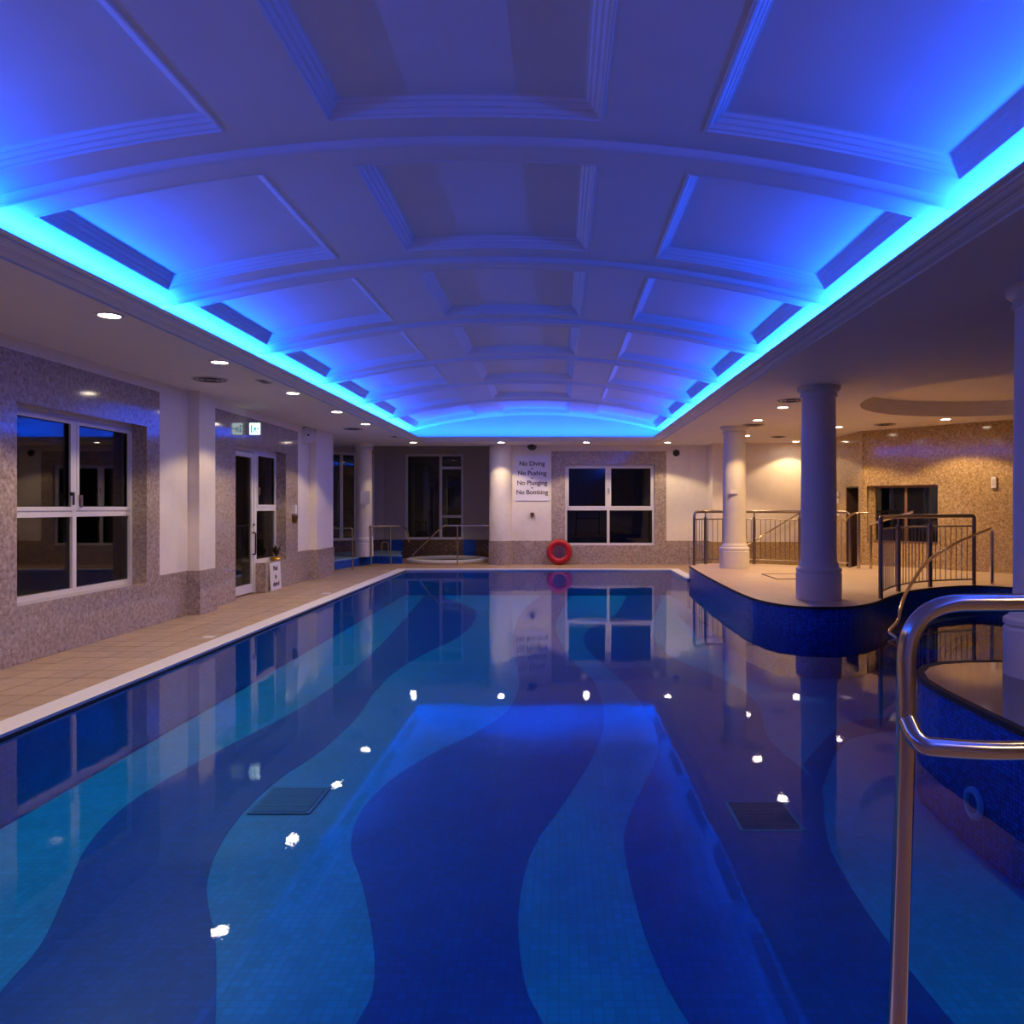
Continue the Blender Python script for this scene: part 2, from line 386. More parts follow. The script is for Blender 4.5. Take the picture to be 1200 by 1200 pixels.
# ------------------------------------------------------------------ decks
fl = MB()
fl.box(-9,POOL_L-.24,-3,4.9,-.3,0).box(POOL_L-.24,10.4,-3,POOL_N-.24,-.3,0).box(2.71,10.4,POOL_N-.24,POOL_N,-.3,0)
fl.box(XL-.4,POOL_L-.24,4.9,19.6,-.3,-.008)
fl.box(-9,XL-.4,4.9,19.6,-.3,-.002)
fl.box(-9,10.4,POOL_F+.24,26,-.3,0).box(-9,POOL_L-.24,19.6,POOL_F+.24,-.3,0)
fl.box(POOL_R+.22,6.9,17.1,POOL_F+.24,-.3,0)
floor = fl.build('floor', 'deck_grid'); struct(floor, 'beige tiled pool deck')
gb = MB().box(XL-.0,POOL_L-.24,4.9,19.6,-.02,-.006).build('tile_bedding', 'grout', floor)
nx = 4; tw = (POOL_L-.24-XL)/nx; tl = 14.7/45
tile_me = MB().box(.0045,tw-.0045,.0045,tl-.0045,-.012,0).mesh('tile', 'deck_tile')
for i in range(nx):
    for j in range(45):
        t = link('tile', tile_me, floor, (XL+i*tw, 4.9+j*tl, random.uniform(-.0012,.0008)))
struct(MB().box(POOL_L-.24,POOL_L+.01,POOL_N-.25,POOL_F+.24,-.06,.004).build('trim_1', 'coping_white'), 'white coping along the left pool edge')
struct(MB().box(POOL_L+.01,POOL_R-.01,POOL_F-.01,POOL_F+.24,-.03,.004).build('trim_2', 'coping_white'), 'white coping along the far pool edge')
struct(MB().box(POOL_R-.01,POOL_R+.22,17.1,POOL_F+.24,-.03,.004).build('trim_3', 'coping_white'), 'short white coping beside the platform')
struct(MB().box(POOL_L+.01,2.7,POOL_N-.24,POOL_N+.01,-.06,.004).build('trim_5', 'coping_white'), 'white coping along the near pool edge')
for i,(yy,lab) in enumerate(((9.35,'small white depth marker tile on the deck, nearer one'),(14.1,'small white depth marker tile on the deck, by the door'))):
    tag(MB().box(-4.36,-4.22,yy,yy+.14,.0005,.007).build('depth_marker', 'white_plastic'), lab, 'marker tile', 'depth markers on the left deck')

# ------------------------------------------------------------------ left wall
WT = XL-.36
wl = MB()
def blk(mb, y0,y1,z0=0,z1=3.33,x0=WT,x1=XL): mb.box(x0,x1,y0,y1,z0,z1)
blk(wl,-3,7.78,0,3.18); blk(wl,7.78,10.23,0,.59); blk(wl,7.78,10.23,2.67,3.18); blk(wl,10.23,10.56,0,3.18)
blk(wl,10.56,11.36,0,.657); blk(wl,11.89,12.0,0,.657)
blk(wl,12.0,13.04,0,3.18); blk(wl,13.04,15.44,2.67,3.18); blk(wl,14.38,15.44,0,.55); blk(wl,15.44,16.15,0,3.18)
blk(wl,16.15,16.87,0,.657)
wall_left = wl.build('wall_left', 'marble'); struct(wall_left, 'speckled marble left wall with plaster bays')
wp = MB(); blk(wp,-3,10.56,3.18,3.4); blk(wp,10.56,11.36,.657,3.4); blk(wp,11.36,11.89,.657,3.4,WT,XL); blk(wp,11.89,12.0,.657,3.4)
blk(wp,12.0,16.15,3.18,3.4); blk(wp,16.15,16.87,.657,3.4)
wp.build('plaster_panel', 'plaster', wall_left)
for (a,b_) in ((11.36,11.89),(16.87,18.1)):
    p = MB().box(WT,XL+.17,a,b_,.657,3.36).build('pilaster', 'plaster', wall_left)
    MB().box(WT,XL+.19,a-.015,b_+.015,0,.657).build('pilaster_base', 'marble', p)

def window(name, loc, rz, W, z0, z1, cols, rows, fw=.06, frame='white_frame', label=None, handles=(), sash=()):
    """cols/rows: inner mullion / transom centre positions; rows may apply per column."""
    o = empty(name, loc, rz); struct(o, label)
    mb = MB(); d = .035
    mb.box(0,fw,-d,d,z0,z1).box(W-fw,W,-d,d,z0,z1).box(fw,W-fw,-d,d,z0,z0+fw).box(fw,W-fw,-d,d,z1-fw,z1)
    mb.build('frame', frame, o)
    xs = [0]+list(cols)+[W]
    for c in cols: MB().box(c-fw*.6,c+fw*.6,-d-.004,d,z0+fw,z1-fw).build('mullion', frame, o)
    for i in range(len(xs)-1):
        rr = rows[i] if rows and isinstance(rows[0], (list,tuple)) else rows
        a = xs[i]+(fw if i == 0 else fw*.6); b_ = xs[i+1]-(fw if i == len(xs)-2 else fw*.6)
        zs = [z0+fw]+[q for q in rr]+[z1-fw]
        for q in rr: MB().box(a,b_,-d,d,q-fw*.6,q+fw*.6).build('transom', frame, o)
        for k in range(len(zs)-1):
            p0 = zs[k]+(fw*.6 if k else 0); p1 = zs[k+1]-(fw*.6 if k < len(zs)-2 else 0)
            if (i,k) in sash:
                s = .045
                mb = MB().box(a,b_,-d-.012,-d+.01,p0,p0+s).box(a,b_,-d-.012,-d+.01,p1-s,p1).box(a,a+s,-d-.012,-d+.01,p0+s,p1-s).box(b_-s,b_,-d-.012,-d+.01,p0+s,p1-s)
                mb.build('sash', frame, o)
            MB().box(a,b_,-.006,.006,p0,p1).build('pane', 'window_glass', o)
    for hx, hz in handles:
        hd = MB().box(hx-.012,hx+.012,-d-.04,-d-.004,hz-.02,hz+.02).box(hx-.01,hx+.01,-d-.052,-d-.034,hz-.13,hz+.02)
        hd.build('handle', 'steel_dark', o)
    return o
window('window_1', (XL-.23,7.78,0), R(90), 2.45, .59, 2.67, [1.225], [1.52], handles=((1.15,1.75),(1.30,1.72)), sash=((0,1),(1,1)), label='large four pane window in left marble wall')
window('window_2', (XL-.23,14.38,0), R(90), 1.06, .55, 2.67, [], [1.56], handles=((.1,1.95),), sash=((0,1),), label='two pane window beside the glazed door')
d = empty('door_1', (XL-.23,13.04,0), R(90)); struct(d, 'white framed glazed door in left wall')
MB().box(0,.05,-.035,.035,0,2.67).box(1.27,1.34,-.04,.04,0,2.67).box(.05,1.27,-.035,.035,2.61,2.67).build('frame', 'white_frame', d)
lf = MB().box(.06,.15,-.03,.03,.02,2.6).box(1.17,1.26,-.03,.03,.02,2.6).box(.15,1.17,-.03,.03,.02,.18).box(.15,1.17,-.03,.03,2.51,2.6).build('leaf_frame', 'white_frame', d)
MB().box(.15,1.17,-.006,.006,.18,2.51).build('pane', 'window_glass', d)
MB().tube(fillet([(1.215,-.03,.72),(1.215,-.09,.72),(1.215,-.09,1.12),(1.215,-.03,1.12)],.03),.014).build('pull_handle', 'dark_plastic', d)
c_ = MB().lathe([(0,0),(.022,0),(.022,.02),(0,.02)],seg=16).build('lock', 'steel_dark', d)
c_.location = (1.215,-.05,1.27); c_.rotation_euler = (R(90),0,0)

# ------------------------------------------------------------------ back wall (far end)
YB = 21.4
wb = MB()
wb.box(-1.65,-.21,YB,YB+.35,.657,3.4).box(2.99,4.14,YB,YB+.35,.657,3.4).box(-.21,2.99,YB,YB+.35,3.15,3.4)
wall_back = wb.build('wall_back', 'plaster'); struct(wall_back, 'far end wall with cream plaster and marble')
MB().box(-.21,.17,YB-.01,YB+.35,0,3.15).box(2.67,2.99,YB-.01,YB+.35,0,3.15).box(.17,2.67,YB-.01,YB+.35,0,.53).box(.17,2.67,YB-.01,YB+.35,2.78,3.15).build('marble_panel', 'marble', wall_back)
MB().box(-1.65,-.21,YB-.015,YB+.35,0,.657).box(2.99,4.14,YB-.015,YB+.35,0,.657).build('marble_skirting', 'marble', wall_back)
rp = MB().lathe([(.325,.657),(.325,3.36)],(-1.62,YB+.06,0),40).build('round_pilaster', 'plaster', wall_back, True)
MB().lathe([(.345,0),(.345,.657),(.32,.66)],(-1.62,YB+.06,0),40).build('pilaster_base', 'marble', rp, True)
pl = MB().box(3.62,4.14,YB-.05,YB,.657,3.36).build('pilaster', 'plaster', wall_back)
MB().box(3.61,4.14,YB-.07,YB-.015,0,.657).build('pilaster_base', 'marble', pl)
window('window_3', (.17,YB+.13,0), 0, 2.5, .53, 2.78, [1.21], [1.54], handles=((1.21,2.1),), sash=((0,1),(1,1)), label='four pane window in marble surround on far wall')
# nearer stretch of the end wall on the right
wr = MB().box(4.14,6.85,20.7,21.75,.657,3.6)
wa = wr.build('wall_alcove', 'plaster'); struct(wa, 'spotlit cream wall behind the balustrade')
MB().box(4.13,6.85,20.68,21.75,0,.657).build('marble_skirting', 'marble_warm', wa)
# side wall with doorway
ws = MB().box(6.85,7.2,18.3,20.7,0,3.6).box(6.85,7.2,17.56,18.3,2.06,3.6)
wsd = ws.build('wall_side', 'marble_warm'); struct(wsd, 'short stone side wall with a narrow doorway')
MB().box(6.85,7.2,17.35,17.56,0,3.6).build('marble_panel', 'marble_warm', wsd)
MB().box(7.12,7.18,17.56,18.3,0,2.06).build('door_leaf', 'dark_wood', wsd)
MB().box(6.845,7.12,18.275,18.31,0,2.06).box(6.845,7.12,17.55,18.31,2.04,2.075).build('door_lining', 'dark_wood', wsd)
for z in (1.75,1.92,1.45): MB().box(6.835,6.85,18.75,18.95,z-.06,z+.05).build('notice_plate', 'white_plastic', wsd)
MB().box(7.09,7.12,17.7,17.8,1.62,1.74).build('door_plate', 'white_plastic', wsd)
# right angled marble wall
ang = math.atan2(15.1-17.4, 8.9-6.85); ln = math.hypot(2.05,2.3)
wr_ = empty('wall_right', (6.85,17.4,0), ang); struct(wr_, 'angled speckled stone wall with a dark window')
a0, a1 = .043*ln, .544*ln
MB().box(0,a0,0,.35,0,3.6).box(a1,ln+5.5,0,.35,0,3.6).box(a0,a1,0,.35,0,.80).box(a0,a1,0,.35,2.07,3.6).build('stone_cladding', 'marble_warm', wr_)
q = Vector((6.85,17.4,0)); uu = Vector((math.cos(ang),math.sin(ang),0)); vv = Vector((-math.sin(ang),math.cos(ang),0))
p = q + uu*a0 + vv*.2
window('window_4', (p.x,p.y,0), ang, a1-a0, .80, 2.07, [(a1-a0)*.52], [], fw=.05, frame='brown_frame', label='brown framed window in angled stone wall')
p = q + uu*(.9*ln) - vv*.02
wlgt = empty('wall_fitting', (p.x,p.y,0), ang); tag(wlgt, 'small white oblong fitting on angled stone wall', 'wall fitting')
MB().box(-.045,.045,-.04,.015,1.98,2.2).build('body', 'white_plastic', wlgt); MB().box(-.03,.03,-.046,-.04,2.02,2.16).build('cover', 'vent_white', wlgt)
# walls the camera does not face
struct(MB().box(10.4,10.7,-3,14.0,0,3.7).build('wall_far_right', 'plaster'))
struct(MB().box(-5.85,10.7,-3.3,-3,0,4.4).build('wall_front', 'plaster'))

# ------------------------------------------------------------------ spa alcove (far left)
YS = 24.0
sp = MB()
WX0, WX1 = -4.8, -2.99
sp.box(-5.47,WX0,YS,YS+.3,.58,3.7).box(WX1,-1.3,YS,YS+.3,.58,3.7).box(WX0,WX1,YS,YS+.3,3.25,3.7)
wsp = sp.build('wall_spa', 'plaster_dimmed'); struct(wsp, 'back wall of the dim spa alcove')
MB().box(-5.47,-1.3,YS-.02,YS+.3,0,.58).build('marble_skirting', 'marble_dark', wsp)
MB().box(-5.35,-4.88,YS-.035,YS-.02,0,.58).box(-2.98,-2.6,YS-.035,YS-.02,0,.58).build('blue_tile_panel', 'mosaic_wall', wsp)
window('window_5', (WX0,YS+.08,0), 0, WX1-WX0, .58, 3.25, [1.1], [[],[1.3,2.82]], fw=.07, label='tall dark spa window with side lights')
# right return of spa
struct(MB().box(-1.65,-1.3,YB+.3,YS+.3,0,3.7).build('wall_spa_right', 'plaster'))
# angled left spa wall
sa = math.atan2(.6,.8); L0 = 3.6
org = Vector((-5.47-.8*L0, YS-.6*L0, 0))
wsl = empty('wall_spa_left', org, sa); struct(wsl, 'angled window wall of the spa alcove')
MB().box(0,L0,0,.3,.58,.59).box(0,.3,0,.3,.58,3.7).box(L0-.28,L0,0,.3,.58,3.7).box(.3,L0-.28,0,.3,3.25,3.7).build('plaster_pier', 'plaster_dimmed', wsl)
MB().box(0,L0,-.02,.3,0,.58).build('marble_skirting', 'marble_dark', wsl)
p = org + Vector((math.cos(sa),math.sin(sa),0))*.3 + Vector((-math.sin(sa),math.cos(sa),0))*.08
window('window_6', (p.x,p.y,0), sa, L0-.58, .58, 3.25, [1.0,1.95,2.4], [], fw=.08, label='angled spa window behind the left column')
struct(MB().box(-9.3,-9,16,24,0,3.7).build('wall_spa_end', 'plaster'))
struct(MB().box(-9.3,WT,17.8,18.1,0,3.7).build('wall_spa_near', 'plaster'))

plinth = [(-5.85,18.2),(-5.72,19.4),(-5.22,21.65),(-4.40,21.55),(-4.55,22.0),(-4.68,22.6),(-4.8,23.5),(-5.4,23.9),(-8.0,22.0),(-8.9,20.5),(-8.9,18.2)]
spl = empty('spa_plinth'); tag(spl, 'low blue mosaic plinth under the spa column', 'spa plinth')
MB().prism(plinth, 0, .21).build('mosaic_side', 'mosaic_wall', spl); MB().prism(plinth, .21, .25).build('pale_top', 'pale_tile', spl)
tub = empty('spa_tub', (-3.28,22.6,0)); tag(tub, 'round sunken spa tub with pale rim in the alcove', 'hot tub')
MB().lathe([(.98,.0),(.98,.08),(1.0,.1),(1.16,.1),(1.2,.08),(1.2,0)],seg=56).build('rim', 'coping_white', tub, True)
MB().lathe([(0,.05),(.98,.05)],seg=56).build('water', 'spa_water', tub)
MB().lathe([(1.2,0),(1.21,.03),(1.33,.03),(1.33,0)],seg=56).build('surround', 'deck_grid', tub)

# ------------------------------------------------------------------ ceiling
XC = -.591; HS = 3.499; CROWN = 4.05; RAD = 12.5; CI = 1.50; CO = 3.12
def arc(dx): return CROWN - (RAD - math.sqrt(RAD*RAD-dx*dx))
ribs = [5.13+2.448*k for k in range(-3,6)]
YE = LIPE+.49; YN = -2.9
ceil = empty('ceiling'); struct(ceil, 'coffered barrel vault lit blue from a cove')
def lerp(a,b_,n): return [a+(b_-a)*i/n for i in range(n)]
dxs = lerp(-HS,-CO,3)+lerp(-CO,-CI,10)+lerp(-CI,-.87,4)+lerp(-.87,.87,12)+lerp(.87,CI,4)+lerp(CI,CO,10)+lerp(CO,HS,3)+[HS]
cof_x = [(-CO,-CI),(-.87,.87),(CI,CO)]
cof_y = []
edges = ribs+[YE]
for k in range(len(ribs)): cof_y.append((edges[k]+.30, edges[k+1]-.30))
ys = sorted(set([YN]+[q for a in cof_y for q in a]+[YE]))
vm = MB(); vs = [(XC+x,y,arc(x)) for y in ys for x in dxs]; fs = []
nxv = len(dxs)
for j in range(len(ys)-1):
    ym = (ys[j]+ys[j+1])/2; iny = any(a<ym<b_ for a,b_ in cof_y)
    for i in range(nxv-1):
        xm = (dxs[i]+dxs[i+1])/2
        if iny and any(a<xm<b_ for a,b_ in cof_x): continue
        fs.append((j*nxv+i, j*nxv+i+1, (j+1)*nxv+i+1, (j+1)*nxv+i))
vm.add(vs, fs).build('vault', 'vault_paint', ceil, True)
prof = [(0,0),(.004,-.006),(.018,-.006),(.024,.008),(.036,.012),(.052,.034),(.066,.038),(.082,.060),(.096,.064),(.108,.082),(.125,.086)]
def coffer(x0,x1,L):
    mb = MB(); loops = []
    for ins, dep in prof:
        a, b_ = x0+ins, x1-ins; n = 12; lp = []
        for i in range(n+1): t = a+(b_-a)*i/n; lp.append((XC+t, ins, arc(t)+dep))
        for i in range(n+1): t = b_+(a-b_)*i/n; lp.append((XC+t, L-ins, arc(t)+dep))
        loops.append(lp)
    m_ = len(loops[0]); vs = [p for l in loops for p in l]; fs = []
    for j in range(len(loops)-1):
        for i in range(m_): fs.append((j*m_+i, j*m_+(i+1)%m_, (j+1)*m_+(i+1)%m_, (j+1)*m_+i))
    fr = mb.add(vs, fs).mesh('coffer', 'vault_paint')
    fr.set_sharp_from_angle(angle=R(15)) if hasattr(fr,'set_sharp_from_angle') else None
    ins, dep = prof[-1]; n = 12; pv = []; pf = []
    for i in range(n+1):
        t = x0+ins+(x1-x0-2*ins)*i/n; pv += [(XC+t,ins,arc(t)+dep),(XC+t,L-ins,arc(t)+dep)]
    for i in range(n): pf.append((2*i,2*i+1,2*i+3,2*i+2))
    pn = MB().add(pv,pf).mesh('coffer_panel', 'vault_paint', True)
    return fr, pn
cache = {}
for (y0,y1) in cof_y:
    for (x0,x1) in cof_x:
        key = (x0, round(y1-y0,3))
        if key not in cache: cache[key] = coffer(x0,x1,y1-y0)
        fr, pn = cache[key]
        o = link('coffer', fr, ceil, (0,y0,0)); link('coffer_panel', pn, o)
rpf = [(-.06,.0),(-.05,-.008),(-.04,-.028),(-.022,-.042),(0,-.047),(.022,-.042),(.04,-.028),(.05,-.008),(.06,0)]
mb = MB(); vs = []; fs = []; nn = 60; m_ = len(rpf)
for i in range(nn+1):
    t = -HS+2*HS*i/nn
    vs += [(XC+t,dy,arc(t)+dz) for dy,dz in rpf]
for i in range(nn):
    for k in range(m_-1): fs.append((i*m_+k,i*m_+k+1,(i+1)*m_+k+1,(i+1)*m_+k))
rib_me = mb.add(vs,fs).mesh('rib', 'vault_paint', True)
for y in ribs: link('rib', rib_me, ceil, (0,y,0))
link('rib', rib_me, ceil, (0,YE-.08,0))
# end tympanum
mb = MB(); pts = [(XC+t,YE,arc(t)) for t in dxs]
mb.add(pts+[(XC+HS,YE,3.39),(XC-HS,YE,3.39)], [tuple(range(len(pts)+2))]).build('end_tympanum', 'vault_paint', ceil)
# cornice with light trough
cp = [(.24,3.30),(.215,3.30),(.215,3.318),(.19,3.322),(.165,3.33),(.145,3.345),(.135,3.345),(.13,3.352),(.10,3.352),(.085,3.357),(.07,3.366),(.065,3.37),(.05,3.37),(.045,3.385),(.0,3.388),(.0,3.40),(.02,3.40),(.02,3.39),(.47,3.39),(.497,3.39),(.497,3.57)]
LT = 3.41
mb = MB(); vs = []; fs = []
for d_, z in cp: vs += [(LIPL-d_,YN,z),(LIPL-d_,LIPE+d_,z),(LIPR+d_,LIPE+d_,z),(LIPR+d_,YN,z)]
for i in range(len(cp)-1):
    for k in range(3): fs.append((4*i+k,4*i+k+1,4*i+5+k,4*i+4+k))
mb.add(vs,fs).build('cornice', 'ceiling_paint', ceil)
# soffit band and outer soffits
mb = MB()
def flat(mb,x0,x1,y0,y1,z,t=.05): mb.box(x0,x1,y0,y1,z,z+t)
d0, d1 = .24, .70
flat(mb,LIPL-d1,LIPL-d0,YN,LIPE+d1,SOFFIT); flat(mb,LIPR+d0,LIPR+d1,YN,LIPE+d1,SOFFIT); flat(mb,LIPL-d0,LIPR+d0,LIPE+d0,LIPE+d1,SOFFIT)
mb.build('soffit_band', 'ceiling_paint', ceil)
mb = MB()
dg = d1+.016
flat(mb,-6.2,LIPL-dg,YN,LIPE+dg,CEIL); flat(mb,-9.3,LIPR+dg,LIPE+dg,21.7,CEIL); flat(mb,-9.3,-6.2,17.8,LIPE+dg,CEIL)
mb.build('side_soffit', 'ceiling_paint', ceil)
MB().box(-9.3,-1.3,21.65,21.7,CEIL,3.7).box(-9.3,-1.0,21.7,24.4,3.66,3.72).build('spa_ceiling', 'ceiling_paint', ceil)
# right soffit with an oval recess
ex, ey, rx, ry = 7.4, 12.0, 2.5, 2.6
X0, X1, Y0, Y1 = LIPR+dg, 10.6, YN, 21.8
nE = 96; el = []; ou = []
for k in range(nE):
    a = 2*math.pi*k/nE; ca, sa_ = math.cos(a), math.sin(a)
    el.append((ex+rx*ca, ey+ry*sa_))
    s_ = min([(X1-ex)/ca if ca > 1e-9 else 1e9, (X0-ex)/ca if ca < -1e-9 else 1e9, (Y1-ey)/sa_ if sa_ > 1e-9 else 1e9, (Y0-ey)/sa_ if sa_ < -1e-9 else 1e9])
    ou.append((ex+s_*ca, ey+s_*sa_))
vs = [(x,y,CEIL) for x,y in el]+[(x,y,CEIL) for x,y in ou]+[(x,y,CEIL+.28) for x,y in el]
fs = []
def corner(a,b_):
    for c in ((X0,Y0),(X0,Y1),(X1,Y0),(X1,Y1)):
        if (abs(a[0]-c[0])<1e-6 and abs(b_[1]-c[1])<1e-6) or (abs(a[1]-c[1])<1e-6 and abs(b_[0]-c[0])<1e-6):
            if not (abs(a[0]-b_[0])<1e-6 or abs(a[1]-b_[1])<1e-6): return c
for k in range(nE):
    k2 = (k+1)%nE; c = corner(ou[k],ou[k2])
    if c: vs.append((*c,CEIL)); fs.append((k,k2,nE+k2,len(vs)-1,nE+k))
    else: fs.append((k,k2,nE+k2,nE+k))
    fs.append((k,k2,2*nE+k2,2*nE+k))
fs.append(tuple(range(2*nE,3*nE)))
MB().add(vs,fs).build('oval_recess_soffit', 'ceiling_paint', ceil)

# ------------------------------------------------------------------ cove LED lighting
cove = empty('cove_light'); tag(cove, 'blue led strip hidden in the cornice trough around the vault', 'led strip')
def strip(x0,y0,x1,y1,TZ,pw=1.0):
    L = math.hypot(x1-x0,y1-y0); seg = max(1,round(L/4.5))
    MB().box(min(x0,x1)-.015,max(x0,x1)+.015,min(y0,y1)-.015,max(y0,y1)+.015,TZ-.007,TZ-.004).build('led_channel', 'white_plastic', cove)
    for k in range(seg):
        la = bpy.data.lights.new('led', 'AREA'); la.shape = 'RECTANGLE'; la.size = L/seg; la.size_y = .03
        la.color = LED_COL; la.energy = pw*LED_POWER*L/seg; la.spread = math.pi
        t = (k+.5)/seg; o = link('led', la, cove, (x0+(x1-x0)*t, y0+(y1-y0)*t, TZ))
        o.rotation_euler = (R(180),0,math.atan2(y1-y0,x1-x0))
dl = .27
strip(LIPL-dl,-2.8,LIPL-dl,LIPE+dl,3.475); strip(LIPR+dl,-2.8,LIPR+dl,LIPE+dl,3.475); strip(LIPL-dl+.05,LIPE+.27,LIPR+dl-.05,LIPE+.27,3.415,.55)

# ------------------------------------------------------------------ downlights
trim_me = MB().lathe([(.085,-.004),(.09,-.012),(.112,-.012),(.118,-.004),(.118,0)],seg=32).mesh('trim_ring', 'white_frame', True)
lens_me = MB().lathe([(0,-.006),(.086,-.006)],seg=32).mesh('lens', 'lens_glow')
def downlight(x,y,z,label,group,power=1.0,cone=122,col=SPOT_COL):
    o = empty('downlight', (x,y,z)); tag(o, label, 'downlight', group)
    link('trim_ring', trim_me, o); link('lens', lens_me, o)
    l = bpy.data.lights.new('lamp', 'SPOT'); l.color = col; l.energy = SPOT_POWER*power; l.spot_size = R(cone); l.spot_blend = .22; l.shadow_soft_size = .06
    link('lamp', l, o, (0,0,-.03))
ordn = ['nearest','second','third','fourth','fifth','sixth']
lefts = [6.8,9.0,11.45,13.7,15.7]
for k,y in enumerate(lefts):
    downlight(-3.98+.006*k,y,SOFFIT,'recessed downlight in left soffit, '+('nearest of the row' if k==0 else ordn[k]+' from the camera'),'downlights along the left soffit')
downlight(-3.98,4.5,SOFFIT,'added unseen downlight in left soffit above the near deck','downlights along the left soffit')  # unseen lamp added to light the nearest stretch of left wall
downlight(-3.98,2.2,SOFFIT,'added unseen downlight in left soffit beside the camera','downlights along the left soffit')  # second added lamp out of view, also for the near left wall
for x,lab in ((-3.83,'leftmost of the four, before the spa'),(-1.52,'over the round pilaster'),(.72,'over the far window'),(2.86,'rightmost, near the dark wall speaker')):
    downlight(x,20.2,SOFFIT,'recessed downlight in far soffit, '+lab,'downlights along the far soffit',.6 if x<-3 else 1.0)
for x,y,lab in ((3.85,13.2,'left of the broad blue lit column, nearer one'),(3.92,15.15,'left of the broad blue lit column, farther one'),(4.5,18.45,'just right of the farthest column'),(5.98,16.45,'right of the broad blue lit column'),(6.2,20.1,'close to the spotlit cream wall'),(7.55,15.0,'by the angled stone wall')):
    downlight(x,y,CEIL,'recessed downlight over the platform, '+lab,'downlights over the platform',.8 if y > 20 else 1.4,122,(1.0,.65,.32))
for y,lab in ((.4,'beside the camera'),(2.8,'above the near ledge')):
    downlight(2.86,y,SOFFIT,'added unseen downlight in right soffit '+lab,'added downlights in the right soffit',.9 if y < 1 else .5)  # unseen lamps added to warm the foreground rail and near ledge

# ceiling diffusers
def diffuser(x,y,r,label,z=CEIL):
    o = empty('air_diffuser', (x,y,z)); tag(o, label, 'air vent', 'round ceiling air diffusers')
    MB().lathe([(0,-.010),(r*.9,-.012),(r,-.004),(r,0)],seg=36).build('plate', 'vent_white', o, True)
    for k in range(3): MB().torus(r*(.32+.26*k),.007,(0,0,-.012),'z',36,6).build('slot_ring', 'dark_plastic', o, True)
diffuser(-4.68,10.3,.235,'round white air diffuser in left soffit, nearest')
diffuser(-4.5,16.8,.235,'round air diffuser in left soffit by the spa')
diffuser(3.72,12.3,.235,'round air diffuser behind the broad blue column')
diffuser(4.05,16.0,.235,'round air diffuser above the farthest column')
diffuser(6.75,15.9,.235,'round air diffuser near the angled stone wall')
diffuser(5.35,18.7,.2,'round air diffuser before the cream wall')
for x,y,lab in ((-4.0,10.4,'small dark slot grille in left soffit, nearest'),(-3.98,18.6,'small dark slot grille in left soffit by the spa')):
    o = empty('slot_grille', (x,y,SOFFIT)); tag(o, lab, 'air vent', 'small soffit grilles')
    MB().box(-.06,.06,-.16,.16,-.006,0).build('frame', 'vent_white', o); 
    for k in range(4): MB().box(-.045+.025*k,-.03+.025*k,-.14,.14,-.009,-.006).build('slat', 'dark_plastic', o)

# ------------------------------------------------------------------ columns
def column(x,y,z0,label,z1=CEIL,rs=.245,rb=.315):
    o = empty('column', (x,y,0)); tag(o, label, 'column', 'round cream columns')
    k = rb
    MB().lathe([(k,z0),(k,z0+.36),(k-.012,z0+.375),(k-.012,z0+.39),(k,z0+.40),(k-.002,z0+.435),(k-.02,z0+.45),(rs+.03,z0+.455),(rs+.028,z0+.50),(rs+.006,z0+.53)],seg=56).build('base', 'column_paint', o, True)
    MB().lathe([(rs+.006,z0+.53),(rs,z0+.7),(rs,z0+1.5),(rs-.012,z1-.16)],seg=56).build('shaft', 'column_paint', o, True)
    MB().lathe([(rs-.012,z1-.16),(rs+.01,z1-.155),(rs+.012,z1-.13),(rs,z1-.12),(rs,z1-.09),(rs+.03,z1-.07),(rs+.05,z1-.05),(rs+.055,z1-.02),(rs+.055,z1)],seg=56).build('capital', 'column_paint', o, True)
    return o
column(3.77,16.5,PLAT,'farthest cream column on the raised platform')
column(3.72,11.0,PLAT,'blue lit round column at the platform corner')
column(3.80,5.95,PLAT,'nearest round column on the wet ledge at right edge')
column(-5.33,21.0,.25,'slim cream column standing on the spa plinth',rs=.225,rb=.25)
def plate(name,x,y,z,wd,hg,label,lines=3):
    o = empty(name,(x,y,z)); tag(o,label,'notice')
    MB().box(-wd/2,wd/2,-.008,0,-hg/2,hg/2).build('board','white_plastic',o)
    MB().box(-wd/2+.02,wd/2-.02,-.010,-.008,-hg/2+.02,hg/2-.02).build('face','sign_board',o)
plate('notice',3.70,16.5-.262,1.92,.16,.10,'tiny white notice on the farthest platform column')
plate('notice',-5.24,21-.245,1.85,.26,.36,'small white notice on the spa column')

